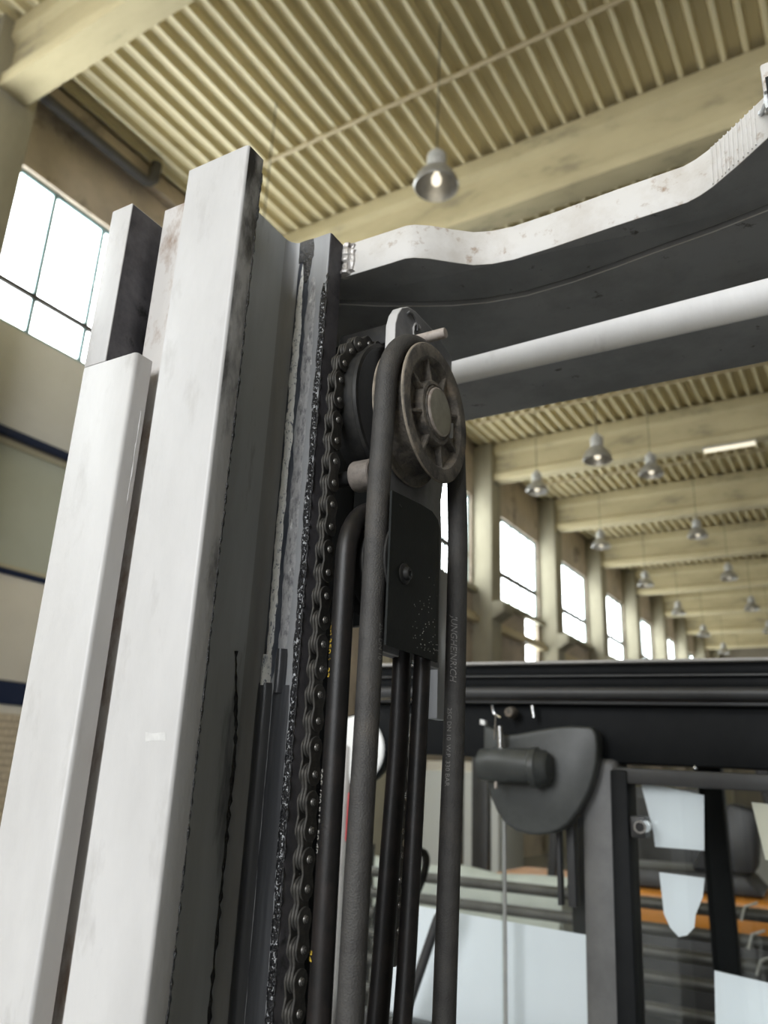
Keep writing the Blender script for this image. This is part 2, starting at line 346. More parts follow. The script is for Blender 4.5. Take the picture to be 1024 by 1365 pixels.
# service rail along the wall under the far windows
for k in range(1, 9):
    c = B0 + k * BAY
    MB().box(XW, XW + .22, c + .34, c + BAY - .34, 3.98, 4.12).box(XW + .05, XW + .12, c + .34, c + BAY - .34, 4.12, 4.24).build('service_rail', 'conduit_paint', wl, off=(0, 0, CZ), bevel=.01)
    MB().box(XW, XW + .16, c + .34, c + BAY - .34, 4.78, 4.93).build('window_sill', 'concrete_column', wl, off=(0, 0, CZ), bevel=.01)
MB().tube([(XW + .22, 4.1, 8.62), (XW + .22, 6.35, 8.62), (XW + .24, 6.42, 8.64), (XW + .28, 6.46, 8.70), (XW + .29, 6.47, 9.0)], .085, 12).build('drain_pipe', 'pipe_dark', wl, off=(0, 0, CZ))
MB().box(XW, XW + .16, 4.32, 8.66, 8.70, 9.0).build('wall_plate', 'concrete_wall', wl, off=(0, 0, CZ), bevel=.01)
# windows
def window(idx, y0, y1, z0, z1, zt, npan, fm='teal_frame', pane='window_light', fw=.035, tw=None):
    tw = tw or fw
    f = MB(); xa, xb = XW - .16, XW - .08
    f.box(xa, xb, y0, y0 + fw, z0, z1).box(xa, xb, y1 - fw, y1, z0, z1).box(xa, xb, y0, y1, z0, z0 + fw).box(xa, xb, y0, y1, z1 - fw, z1)
    o = struct(f.build('window_%d' % idx, fm, smooth=False))
    d = (y1 - y0) / npan
    for i in range(1, npan):
        MB().box(xa, xb, y0 + i * d - fw / 2, y0 + i * d + fw / 2, z0 + fw, z1 - fw).build('mullion', fm, o, off=(0, 0, CZ), smooth=False)
    if zt: MB().box(xa + .005, xb + .012, y0 + fw, y1 - fw, zt - tw * .55, zt + tw * .55).build('transom', 'pipe_dark', o, off=(0, 0, CZ), smooth=False)
    for i in range(npan):
        for (a, b) in (((z0 + fw, zt - tw * .5), (zt + tw * .5, z1 - fw)) if zt else ((z0 + fw, z1 - fw),)):
            MB().box(xa + .03, xa + .045, y0 + i * d + fw / 2, y0 + (i + 1) * d - fw / 2, a, b).build('pane', pane, o, off=(0, 0, CZ), smooth=False)
wi = 1
for k in range(-3, 10):
    y0, y1, z0, z1 = openings[k]
    window(wi, y0, y1, z0, z1, 5.92 if k == 0 else 5.80, 5, fw=.06 if k == 0 else .085, tw=.07 if k == 0 else .15); wi += 1
window(wi, 22.40, 23.40, 3.42, 4.90, 4.15, 1, fw=.05); wi += 1
window(wi, 4.7, 8.2, 2.24, 3.86, None, 2, 'cream_frame', 'green_glass', fw=.07)
# other walls; glowing windows on the unseen right wall, added to brighten the hall
for k in range(6, 10):
    y0, y1, z0, z1 = B0 + k * BAY + .75, B0 + k * BAY + 4.25, 4.95, 7.52
    f = MB().box(XR - .06, XR - .01, y0 - .05, y0, z0, z1).box(XR - .06, XR - .01, y1, y1 + .05, z0, z1).box(XR - .06, XR - .01, y0 - .05, y1 + .05, z0 - .05, z0).box(XR - .06, XR - .01, y0 - .05, y1 + .05, z1, z1 + .05)
    o = struct(f.build('window_%d' % (wi + k - 5), 'teal_frame', smooth=False))
    for i in range(5): MB().box(XR - .04, XR - .025, y0 + i * .7 + .02, y0 + (i + 1) * .7 - .02, z0, z1).build('pane', 'window_light', o, off=(0, 0, CZ), smooth=False)
struct(MB().box(XW - .35, XR + .35, YE, YE + .35, FLOOR, HC + .13).build('wall_end', 'plain_wall', smooth=False))
struct(MB().box(XR, XR + .35, YB, YE, FLOOR, HC + .13).build('wall_right', 'plain_wall', smooth=False))
struct(MB().box(XW - .35, XR + .35, YB - .35, YB, FLOOR, 1.2).box(XW - .35, XR + .35, YB - .35, YB, 8.5, HC + .13).box(XW - .35, -3.9, YB - .35, YB, 1.2, 8.5).box(5.9, XR + .35, YB - .35, YB, 1.2, 8.5).build('wall_back', 'plain_wall', smooth=False))

# pendant lamps
def lamp(x, y, zb, label, s=1.0):
    o = empty('pendant_lamp', (x, y, zb + CZ)); tag(o, label, 'lamp', 'pendant high-bay lamps')
    h = HC - zb
    MB().tube([(0, 0, .52 * s), (0, 0, h)], .007, 6).build('cord', 'cord_dark', o, off=(0, 0, 0))
    MB().lathe([(.27 * s, .10 * s), (.30 * s, .115 * s), (.44 * s, .115 * s), (.47 * s, .10 * s), (.49 * s, .05 * s), (.53 * s, .045 * s)], (0, 0, 0), 'z', 24).build('ballast_housing', 'lamp_housing', o, off=(0, 0, 0))
    outer = [(0, .25), (.015, .262), (.03, .258), (.08, .25), (.14, .225), (.20, .18), (.245, .13), (.28, .10)]
    inner = [(.27, .085), (.235, .12), (.19, .17), (.13, .215), (.07, .24), (.005, .25), (0, .25)]
    MB().lathe([(a * s, b * s) for a, b in outer + inner], (0, 0, 0), 'z', 32, cap=False).build('reflector', 'lamp_metal', o, off=(0, 0, 0))
    MB().lathe([(.03 * s, .001), (.035 * s, .03 * s), (.07 * s, .055 * s), (.13 * s, .055 * s), (.19 * s, .03 * s), (.26 * s, .025 * s)], (0, 0, 0), 'z', 16).build('bulb', 'lamp_bulb', o, off=(0, 0, 0))
ordw = ['nearest', 'second', 'third', 'fourth', 'fifth', 'sixth', 'seventh', 'eighth', 'ninth']
for i in range(9):
    if i == 0:
        lamp(-6.17, 6.47, 6.48, 'hanging bell lamp behind the mast rail with only its cord showing')
        lamp(-3.57, 6.50, 6.48, 'large grey bell lamp hanging above the crossmember near the top')
    elif i > 1:
        lamp(-6.17, 6.47 + 5 * i, 6.48, '%s hanging bell lamp of the far row along the window wall' % ordw[i - 2])
        if i < 8: lamp(-3.57, 6.50 + 5 * i, 6.48, '%s hanging bell lamp of the far row near the right edge' % ordw[i - 2])
lamp(-3.78, 13.2, 5.62, 'lower bell lamp hanging just under the mast crossbar, biggest of the far lamps')
fl = empty('fluorescent_lamp', (-2.26, 19.0, 7.864 + CZ)); tag(fl, 'lit fluorescent strip lamp under a roof beam at the right edge', 'lamp')
MB().box(-.60, .60, -.07, .07, .03, .075).build('housing', 'lamp_housing', fl, off=(0, 0, 0), bevel=.01)
MB().tube([(-.57, -.035, .0), (.57, -.035, 0)], .03, 12).tube([(-.57, .035, .0), (.57, .035, 0)], .03, 12).build('tube', 'tube_light', fl, off=(0, 0, 0))

# ================================================================== THE FORKLIFT (mast close to the camera)
FY = R(1.7); OX, OY = -0.10, 1.50
FO = (-OX, -OY, CZ)
fk = empty('forklift', (OX * math.cos(FY) - OY * math.sin(FY), OX * math.sin(FY) + OY * math.cos(FY), 0), FY)
tag(fk, 'light grey forklift with mast rails, chain, hoses and dark cab filling the foreground', 'forklift')
def fp(mb, name, mats, parent=None, **k):
    k.setdefault('off', FO); return mb.build(name, mats, parent or fk, **k)
ZT = .484; ZBOT = -1.78
def mx(poly, sgn): return [(p[0] * sgn, p[1]) for p in poly]

# --- middle (inner) rail: channel with front flange, web, rear flange and a nesting lip
fil = lambda cx, cy, r, a0, a1, n=5: [(cx + r * math.cos(R(a0 + (a1 - a0) * i / n)), cy + r * math.sin(R(a0 + (a1 - a0) * i / n))) for i in range(n + 1)]
rail2 = [(-.4305, .380)] + fil(-.3690, .3830, .0030, -90, 0) + fil(-.3685, .3985, .0025, 0, 90) + \
        fil(-.402, .409, .008, -90, -180) + fil(-.398, .490, .012, 180, 90, 7) + [(-.3685, .502)] + fil(-.3685, .5045, .0025, -90, 0) + \
        [(-.366, .523), (-.4305, .523), (-.4305, .425), (-.486, .425), (-.486, .408), (-.4305, .408)]
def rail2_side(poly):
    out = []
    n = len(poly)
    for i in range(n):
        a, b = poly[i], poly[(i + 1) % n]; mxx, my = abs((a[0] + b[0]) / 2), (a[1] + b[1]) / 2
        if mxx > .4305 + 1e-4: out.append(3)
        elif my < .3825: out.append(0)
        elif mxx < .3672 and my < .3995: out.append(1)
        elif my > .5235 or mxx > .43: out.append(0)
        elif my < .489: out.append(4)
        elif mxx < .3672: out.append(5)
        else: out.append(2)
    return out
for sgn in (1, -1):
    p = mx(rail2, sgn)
    o = fp(MB().prism(p, 'z', ZBOT, ZT, 0, rail2_side(p)), 'middle_rail', ['grey_paint', 'smeared_paint', 'mid_grey_paint', 'brown_stained_paint', 'web_paint', 'grimy_paint'])
    if sgn == 1: mrail = o
fp(MB().prism([(-.3940, .0224), (-.3890, .0216), (-.3765, .0226), (-.3755, .0172), (-.3800, .0176), (-.3930, .0166)], 'y', .37985, .3802), 'tape_residue', 'tape', mrail)
# roller track worn bright, then grease, on the rear flange
zs = lambda a, b, st: [a + (b - a) * i / max(1, int(abs(b - a) / st)) for i in range(int(abs(b - a) / st) + 1)]
def strip(x0, x1, y, z0, z1, bulge=.0006, wob=.0012, n=7, taper=.35, rows_t=4):
    """thin cushion-shaped strip lying on a face that looks towards -y, with an uneven outline"""
    mb = MB(); rows = zs(z0, z1, .004); vs = []; fs = []; wa = wb = 0
    for i, z in enumerate(rows):
        wa = wa * .75 + random.uniform(-wob, wob) * .6; wb = wb * .75 + random.uniform(-wob, wob) * .6
        e = min(1, i / rows_t, (len(rows) - 1 - i) / rows_t); e = taper + (1 - taper) * math.sqrt(max(0, e))
        a = x0 + wa + (x1 - x0) * .5 * (1 - e); b = x1 + wb - (x1 - x0) * .5 * (1 - e)
        for k in range(n):
            t = k / (n - 1); vs.append((a + (b - a) * t, y - bulge * math.sin(math.pi * t) * min(1, .2 + e) - 0.0001, z))
    for i in range(len(rows) - 1):
        for k in range(n - 1): fs.append((i * n + k, i * n + k + 1, (i + 1) * n + k + 1, (i + 1) * n + k))
    m = len(vs)                       # close the back so that it has thickness
    for i in range(len(rows)): vs += [(vs[i * n][0], y + .0005, vs[i * n][2]), (vs[i * n + n - 1][0], y + .0005, vs[i * n + n - 1][2])]
    for i in range(len(rows) - 1):
        A, B = m + 2 * i, m + 2 * i + 2
        fs += [(A, A + 1, B + 1, B), (A, i * n, (i + 1) * n, B), (A + 1, B + 1, (i + 1) * n + n - 1, i * n + n - 1)]
    return mb.add(vs, fs)
fp(strip(-.4055, -.3880, .502, .462, .066, bulge=.0003, wob=.0012), 'oil_stain', 'oil_stain', mrail)
fp(strip(-.4005, -.3910, .502, .458, .076, bulge=.0008, wob=.0010, taper=.2, rows_t=14), 'worn_track', 'worn_steel', mrail)['label'] = 'bright scratched roller track'
fp(strip(-.3872, -.3775, .502, .440, .088, bulge=.0006, wob=.0010, taper=.3, rows_t=10), 'worn_track', 'faint_track', mrail)
fp(strip(-.4070, -.3830, .502, .4842, .4600, bulge=.0007, wob=.0020, taper=.8), 'grease_smear', 'black_grease', mrail)
fp(strip(-.3960, -.3850, .502, .4780, .4360, bulge=.0009, wob=.0012, taper=.35), 'grease_smear', 'black_grease', mrail)
fp(strip(-.4050, -.4005, .502, .4700, .4380, bulge=.0007, wob=.0012, taper=.35), 'grease_smear', 'black_grease', mrail)
fp(strip(-.4045, -.3895, .502, .068, -1.2, bulge=.0046, wob=.0002, n=11, taper=.9), 'grease_ridge', 'grease_film', mrail)
fp(strip(-.3890, -.3725, .502, .066, -1.2, bulge=.0014, wob=.0004, n=9, taper=.9), 'grease_ridge', 'grease_film', mrail)
fp(strip(-.3890, -.3770, .502, .094, .060, bulge=.0050, wob=.0004, n=9, taper=.8), 'grease_lump', 'grease_film', mrail)
fp(strip(-.4020, -.3915, .502, .090, .066, bulge=.0052, wob=.0004, n=9, taper=.8), 'grease_lump', 'worn_steel', mrail)
fp(strip(-.3722, -.3670, .502, .430, -1.0, bulge=.0016, wob=.0010, n=7), 'grease_bead', 'glinting_grease', mrail)
fp(MB().lumps([(-.3668, .5028, z) for z in zs(.44, -1.0, .0035)], .0011, 7, .6), 'grease_bead', 'black_grease', mrail)
fp(MB().lumps([(-.4096, .488 - .010 * min(1, max(0, (z - .02) / .07)), z) for z in zs(.090, -1.0, .005)], .0013, 6, .6), 'grease_bead', 'black_grease', mrail)
fp(MB().lumps([(-.3662, .3993, z) for z in zs(.47, -1.0, .004)], .0008, 6, .8), 'grease_bead', 'black_grease', mrail)

# --- outer rail with its flange cut away at the top
for sgn in (1, -1):
    web = mx([(-.522, .380), (-.4965, .380), (-.4965, .560), (-.522, .560)], sgn)
    fl_ = mx([(-.522, .380)] + fil(-.4635, .3835, .0035, -90, 0) + [(-.460, .398), (-.4965, .398), (-.4965, .5), (-.522, .5)], sgn)
    o = fp(MB().prism(web, 'z', .317, .476, 0, [0, 1, 0, 0] if sgn == 1 else [0, 1, 0, 0]), 'outer_rail_top', ['grey_paint', 'grimy_paint'], bevel=.001)
    q = MB().prism(fl_, 'z', ZBOT, .317).prism(mx([(-.522, .5), (-.4965, .5), (-.4965, .542), (-.46, .542), (-.46, .56), (-.522, .56)], sgn), 'z', ZBOT, .317)
    o2 = fp(q, 'outer_rail', 'grey_paint', bevel=.0012)
    o.parent = o2; o.name = 'cut_away_top'
    if sgn == 1:
        orail = o2
        fp(MB().lumps([(-.4601 + 0.0002 * math.sin(z * 90), .3935, z) for z in zs(.27, .19, .006)], .0006, 5, .8), 'weld_spatter', 'grey_paint', o2)

# --- top crossmembers
front = [(-.440, .5265), (-.372, .5265), (-.318, .5275), (-.300, .5275), (-.292, .5300), (-.280, .5375), (-.262, .5530), (-.248, .5640), (-.232, .5700), (-.212, .5728),
         (-.175, .5718), (-.12, .5680), (-.062, .5655), (-.052, .5620), (-.042, .5565), (-.021, .5405), (0, .5225), (.020, .5050), (.034, .4980), (.06, .4950), (.40, .4950)]
seam = [(-.44, .530), (-.388, .557), (-.359, .575), (-.319, .595), (-.292, .607), (-.257, .618), (-.22, .6235), (-.175, .622), (-.133, .617), (-.099, .6115), (-.049, .605), (-.007, .597), (.06, .588), (.40, .575)]
n = len(front)
crossA = fp(MB().prism(front + seam[::-1], 'z', .4500, .4865, 1, [0] * (n - 1) + [1] * (len(seam) + 1)), 'crossmember', ['cast_paint', 'underside_shade'], bevel=.0008)
gap = .0032
sb = [(x, y + gap) for x, y in seam]
crossB = fp(MB().prism(sb + [(.40, .694), (-.016, .6975), (-.324, .7100), (-.47, .716)], 'z', .4468, .484, 1, [1] * (len(sb) + 4)), 'crossmember', ['cast_paint', 'underside_shade'], bevel=.0008)
crossC = fp(MB().prism([(-.52, .760), (.52, .760), (.52, .858), (-.52, .858)], 'z', .4466, .53, 1, [0, 1, 1, 1]), 'crossmember', ['grey_paint', 'underside_shade'], bevel=.0015)

fp(MB().lumps([(-.3635, .5262, .4505 + i * .0022) for i in range(17)], .0048, 8, .28), 'weld_bead', 'weld_metal', crossA)
fp(MB().lumps([(-.357, .5268, .4525 + i * .0022) for i in range(16)], .0028, 8, .4), 'weld_bead', 'weld_metal', crossA)
g = MB()
for i in range(11):
    t = .10 + i * .065; x = -.046 + t * .052; y = .5590 - t * .0425
    g.tube([(x + .0006 * math.sin(i), y - .0001, .4515), (x + .0018, y - .0014, .4855)], .00055, 6)
fp(g, 'grinding_marks', 'cast_paint', crossA)
lug = fp(MB().prism([(.0022, .497), (.060, .492), (.060, .53), (.0022, .53)], 'z', .4685, .4935), 'lug_plate', 'cast_paint', bevel=.0015)
fp(MB().prism([(.0045, .4952), (.062, .4900), (.062, .50), (.0045, .50)], 'z', .455, .4790), 'recess_plate', 'cover_black', lug)
fp(MB().lumps([(-.001 + .005 * i / 9, .5225 - .022 * i / 9, .4740 - .010 * i / 9) for i in range(10)], .0020, 7, .35), 'weld_bead', 'bright_weld', lug)
fp(MB().lumps([(.004, .502, .472 - .0022 * i) for i in range(8)], .0022, 7, .35), 'weld_bead', 'bright_weld', lug)

# --- sheave bracket
br = [(.500, .088), (.500, .364), (.5035, .3755), (.510, .3855), (.521, .3930), (.536, .3965), (.580, .3965), (.612, .390), (.612, .30), (.606, .285), (.598, .255), (.594, .235), (.597, .20), (.596, .088)]
brk = fp(MB().prism(br, 'x', -.3005, -.2910, 1, [0] * 6 + [1] * (len(br) - 6)), 'sheave_bracket', ['grey_paint', 'bracket_paint'], bevel=.001)
fp(MB().lumps([(-.2900, .527 + .010 * math.sin(a), .378 + .011 * math.cos(a)) for a in [R(-60 + 12 * i) for i in range(14)]], .0011, 6, .3), 'weld_bead', 'bracket_paint', brk)
fp(MB().lumps([(-.2900, .5385 + .0085 * math.sin(a), .374 + .010 * math.cos(a)) for a in [R(-130 + 12 * i) for i in range(14)]], .0009, 6, .3), 'weld_bead', 'grey_paint', brk)

fp(MB().box(-.470, -.402, .622, .632, -1.6, .444), 'backing_plate', 'cab_black', bevel=.002)
fp(MB().box(-.402, -.335, .622, .632, .135, .444), 'backing_plate', 'cab_black', bevel=.002)
fp(MB().lathe([(-.293, .0046), (-.2556, .0046), (-.2550, .0040)], (0, .523, .3580), 'x', 24), 'hose_retainer_pin', 'pin_rust', brk, bevel=0)
fp(MB().lathe([(-.309, .0115), (-.3075, .0122), (-.2925, .0122), (-.2915, .0112)], (0, .4790, .2200), 'x', 32), 'spacer_bush', 'bush_metal', brk)
fp(MB().lathe([(-.335, .006), (-.309, .006)], (0, .4790, .2200), 'x', 20), 'spacer_bolt', 'sheave_black', brk)

fp(MB().box(-.372, -.3005, .535, .600, .372, .392), 'bracket_arm', 'sheave_black', brk, bevel=.002)
# --- chain sheave
SC = (.523, .292)
sh = fp(MB().lathe([(-.330, .056), (-.329, .0575), (-.3065, .0575), (-.3062, .0600), (-.3055, .0607), (-.3030, .0600), (-.3024, .0570), (-.3040, .0540), (-.3045, .022), (-.3025, .021), (-.3022, .001)], (0, *SC), 'x', 64), 'chain_sheave', 'sheave_black')
fp(MB().lathe([(-.34, .011), (-.2912, .011)], (0, *SC), 'x', 24), 'axle', 'pin_steel', sh)

# --- hose pulley with two flanges, ribs and hub cap
PC = (.523, .285)
pul = fp(MB().lathe([(-.2895, .040), (-.2890, .0565), (-.2880, .0575), (-.2868, .0570), (-.2855, .0515), (-.2800, .0500), (-.2690, .0500), (-.2655, .0515),
                     (-.2640, .0570), (-.2628, .0578), (-.2615, .0575), (-.2610, .0568), (-.2614, .0468), (-.2640, .0440), (-.2670, .0430), (-.2690, .025)], (0, *PC), 'x', 72), 'hose_pulley', 'dusty_plastic')
fp(MB().lathe([(-.2642, .0571), (-.2636, .0582), (-.2624, .0582), (-.2618, .0576)], (0, *PC), 'x', 72, cap=False), 'flange_rim', 'rim_edge', pul)
fp(MB().lathe([(-.2895, .0570), (-.2888, .0580), (-.2878, .0580), (-.2870, .0572)], (0, *PC), 'x', 72, cap=False), 'flange_rim', 'rim_edge', pul)
for i in range(8):
    a = 2 * math.pi * i / 8 + .35; ca, sa = math.cos(a), math.sin(a); t = .0013
    P = lambda x, r, s: (x, PC[0] + r * ca - s * sa, PC[1] + r * sa + s * ca)
    vs = [P(-.2690, .022, -t), P(-.2690, .022, t), P(-.2690, .0455, t), P(-.2690, .0455, -t), P(-.2618, .022, -t), P(-.2618, .022, t), P(-.2630, .0455, t), P(-.2630, .0455, -t)]
    fp(MB().add(vs, [(0, 3, 2, 1), (4, 5, 6, 7), (0, 1, 5, 4), (1, 2, 6, 5), (2, 3, 7, 6), (3, 0, 4, 7)]), 'rib', 'dusty_plastic', pul, bevel=.0004)
hub = fp(MB().lathe([(-.2690, .0275), (-.2625, .0272), (-.2612, .0262), (-.2608, .0236), (-.2616, .0228), (-.2614, .0222), (-.2600, .0215)], (0, *PC), 'x', 56), 'hub', 'dusty_plastic', pul)
fp(MB().lathe([(-.2625, .0200), (-.2590, .0200), (-.2582, .0193), (-.2580, .0182), (-.2580, .001)], (0, *PC), 'x', 56), 'axle_cap', 'axle_cap', pul)
fp(MB().lathe([(-.2600, .0202), (-.2586, .0204), (-.2580, .0196), (-.2579, .0190)], (0, *PC), 'x', 56, cap=False), 'cap_rim', 'pin_rust', pul)
fp(MB().prism([(PC[0] + .024, PC[1] - .012), (PC[0] + .031, PC[1] - .010), (PC[0] + .031, PC[1] + .004), (PC[0] + .024, PC[1] + .001)], 'x', -.2655, -.2612), 'lock_tab', 'mid_grey_paint', pul, bevel=.0005)

# --- hoses
def arc(c, r, x0, x1, n=24):
    return [(x0 + (x1 - x0) * i / n, c[0] - r * math.cos(math.pi * i / n), c[1] + r * math.sin(math.pi * i / n)) for i in range(n + 1)]
hp = smooth_path([(-.276, .448, -1.5), (-.276, .452, -.6), (-.276, .4555, -.111), (-.276, .4585, .03), (-.276, .4592, .12), (-.276, .4600, .20)], 10)
hp += arc(PC, .0590, -.276, -.2725, 28)[0:]
hp += smooth_path([(-.2715, .5835, .25), (-.270, .5840, .19), (-.270, .5832, .105), (-.270, .5806, .0236), (-.270, .5721, -.1288), (-.27, .55, -.6), (-.27, .53, -1.5)], 10)
HR = .0084
big = fp(MB().tube(hp, HR, 24), 'hydraulic_hose', 'hose_rubber')
big['label'] = 'thick matt black hose over the ribbed pulley'
LC = (.4885, .147)
def thin_hose(x, y_front, y_back, mat_, r, back):
    p = smooth_path([(x, y_front - .004, -1.5), (x, y_front, -.3), (x, y_front, -.05), (x, y_front, .10)], 10)
    rad = (y_back - y_front) / 2; c = ((y_back + y_front) / 2, LC[1])
    p += arc(c, rad, x, x, 20)
    p += smooth_path([(x, y_back, .115)] + back, 10)
    return fp(MB().tube(p, r, 20), 'hydraulic_hose', mat_)
tA = thin_hose(-.292, .4466, .5345, 'hose_black', .0074, [(-.292, .5336, .0972), (-.292, .5314, .0207), (-.292, .5214, -.1013), (-.292, .50, -.4), (-.292, .47, -1.5)])
tA['label'] = 'thin black hose with yellow print beside the chain'
tB = fp(MB().tube(smooth_path([(-.272, .5290, .16), (-.272, .5288, .12), (-.272, .5282, .0854), (-.272, .5251, .0208), (-.272, .5176, -.0985), (-.272, .497, -.4), (-.272, .47, -1.5)], 8), .0064, 20), 'hydraulic_hose', 'hose_black')
fp(MB().lathe([(-.301, .034), (-.300, .0365), (-.2985, .0355), (-.296, .031), (-.288, .031), (-.2825, .0365), (-.2815, .0365), (-.2765, .031), (-.268, .031), (-.2655, .0355), (-.264, .0355), (-.2635, .034)], (0, *LC), 'x', 48), 'lower_hose_pulley', 'sheave_black')

# printed lettering, wrapped round the hose
def hose_print(txt, size, parent, mat_, axis_fn, r, z_top, ang, up=False, shear=0.0, name='lettering'):
    """letters run down the hose; ang = direction round the hose (0 = +x, -90 = towards camera)"""
    cu = bpy.data.curves.new('t', 'FONT'); cu.body = txt; cu.size = size; cu.shear = shear; cu.resolution_u = 2
    to = bpy.data.objects.new('t', cu); col.objects.link(to)
    dg = bpy.context.evaluated_depsgraph_get(); me = bpy.data.meshes.new_from_object(to.evaluated_get(dg))
    bm = bmesh.new(); bm.from_mesh(me); bmesh.ops.triangulate(bm, faces=bm.faces)
    for v in bm.verts:
        u, h = v.co.x, v.co.y
        z = z_top - u if not up else z_top + u
        cx, cy = axis_fn(z); a = R(ang) + ((h if not up else -h) / r)
        v.co = Vector((cx + (r + .00025) * math.cos(a) + FO[0], cy + (r + .00025) * math.sin(a) + FO[1], z + FO[2]))
    bm.to_mesh(me); bm.free(); me.materials.clear(); me.materials.append(M[mat_])
    bpy.data.objects.remove(to); bpy.data.curves.remove(cu)
    o = bpy.data.objects.new(name, me); col.objects.link(o); o.parent = parent; return o
def lerp_tab(tab):
    def f(z):
        for (z0, x0, y0), (z1, x1, y1) in zip(tab, tab[1:]):
            if z <= z0 and z >= z1:
                t = (z0 - z) / (z0 - z1); return x0 + (x1 - x0) * t, y0 + (y1 - y0) * t
        return tab[-1][1:] if z < tab[-1][0] else tab[0][1:]
    return f
back_ax = lerp_tab([(p.z, p.x, p.y) if isinstance(p, Vector) else (p[2], p[0], p[1]) for p in hp if (p[1] > .55)])
front_ax = lerp_tab([(p.z, p.x, p.y) if isinstance(p, Vector) else (p[2], p[0], p[1]) for p in hp if (p[1] < .47)][::-1])
thin_ax = lambda z: (-.292, .4466)
hose_print('JUNGHEINRICH', .0075, big, 'hose_print', back_ax, HR, .128, -95, shear=.25)
hose_print('2SC DN 10  W.P. 330 BAR', .0052, big, 'hose_print', back_ax, HR, .055, -104)
hose_print('2SC DN 10', .0052, big, 'hose_print', front_ax, HR, .100, -20)
hose_print('psi 350.1  22', .0070, tA, 'yellow_print', thin_ax, .0074, .098, -152)
hose_print('SAE 100 R17  50 40', .0062, tA, 'white_print', thin_ax, .0074, .005, -152)
hose_print('24', .0070, tA, 'yellow_print', thin_ax, .0074, -.098, -152)

# --- guard cover with screw
cvp = []
out = [(.4555, 0)] + [(.500, 0), (.520, -.0003), (.532, -.0012), (.540, -.0030), (.5455, -.0060), (.549, -.0100)]
cv = MB(); zlo = lambda y: .0850; 
nz = 9; vs = []; fs = []
def ztop(y): return .1945 + .0045 * math.sin(min(1, max(0, (y - .4555) / .07)) * math.pi * .5) - (.020 * max(0, (y - .520) / .03) ** 2)
def zbot(y): return .0848 + .006 * max(0, (y - .538) / .011) ** 2
for side in (0, .0016):
    for (y, dx) in out:
        for k in range(nz):
            t = k / (nz - 1); vs.append((-.2620 + dx - side, y, zbot(y) + (ztop(y) - zbot(y)) * t))
m = len(out)
for s_ in (0, 1):
    for i in range(m - 1):
        for k in range(nz - 1):
            b0 = s_ * m * nz; fs.append((b0 + i * nz + k, b0 + (i + 1) * nz + k, b0 + (i + 1) * nz + k + 1, b0 + i * nz + k + 1))
for i in range(m - 1):
    for k in (0, nz - 1): fs.append((i * nz + k, (i + 1) * nz + k, m * nz + (i + 1) * nz + k, m * nz + i * nz + k))
for i in (0, m - 1):
    for k in range(nz - 1): fs.append((i * nz + k, i * nz + k + 1, m * nz + i * nz + k + 1, m * nz + i * nz + k))
cov = fp(cv.add(vs, fs), 'guard_cover', 'cover_black')
SCR = (.4775, .1385)
scw = fp(MB().lathe([(-.2622, .0078), (-.2612, .0078), (-.2606, .0068), (-.2604, .0050), (-.2585, .0048), (-.2572, .0038), (-.2570, .0020), (-.2580, .0016), (-.2580, .0005)], (0, *SCR), 'x', 28), 'screw', 'sheave_black', cov)
fp(MB().prism([(.4665, .1880), (.4700, .1866), (.4697, .1856), (.4662, .1870)], 'x', -.2622, -.2616), 'slot', 'hose_black', cov)
g = MB()
for i in range(60):
    y = random.uniform(.492, .538); z = .090 + abs(random.gauss(0, .022)); s = random.uniform(.00015, .00042)
    if z < .19: g.lathe([(-.2621, s), (-.2619 + s * .3, s * .6)], (0 - (.0012 * max(0, (y - .52) / .015) ** 2 if y > .52 else 0), y, z), 'x', 5)
fp(g, 'paint_specks', 'white_print', cov, smooth=False)['kind'] = 'stuff'

# --- spring and small bracket behind the thin hoses
g = []
for i in range(26 * 10):
    a = 2 * math.pi * i / 10; g.append((-.3306 - .0012 * i / 260 + .0030 * math.cos(a), .62 + .0030 * math.sin(a), .030 - .044 * i / 260))
fp(MB().tube(g, .0006, 5), 'return_spring', 'pin_steel')
fp(MB().tube([(-.3306, .62, .055), (-.3306, .62, .030)], .0016, 8), 'spring_hook', 'chrome')
fp(MB().box(-.3110, -.3015, .615, .635, .050, .18), 'bracket_strip', 'mid_grey_paint', bevel=.001)

# --- lift chain
chain = bpy.data.objects.new('lift_chain', None); col.objects.link(chain); chain.parent = fk
chain.empty_display_size = .05
PITCH_C = .01740; CX = -.3198; CR = .0627
def dumbbell(x0, x1, rr, waist, n=10):
    h = PITCH_C / 2; pts = []
    for k in range(n + 1): a = R(-115 + 230 * k / n) ; pts.append((rr * math.sin(a), h + rr * math.cos(a)))
    pts = pts[::-1] if False else pts
    left = [(p[0], p[1]) for p in pts]
    low = [(-p[0], -p[1]) for p in pts]
    poly = left + [(waist, 0)] + low + [(-waist, 0)]
    return MB().prism(poly, 'x', x0, x1)
ol = MB()
for s_ in (-1, 1):
    d = dumbbell(s_ * .0033 - .0008, s_ * .0033 + .0008, .0073, .0052); ol.add(d.v, d.f, 0)
for hh in (-1, 1):
    ol.lathe([(-.0058, .0014), (-.0052, .0022), (-.0040, .0026), (.0040, .0026), (.0050, .0024), (.0057, .0012)], (0, 0, hh * PITCH_C / 2), 'x', 14, 1)
outer_me = ol.mesh('chain_link', ['chain_steel', 'pin_steel'], bevel=.0003, seg=1)
il = MB()
for s_ in (-1, 1):
    d = dumbbell(s_ * .0012 - .0010, s_ * .0012 + .0010, .0073, .0052); il.add(d.v, d.f, 0)

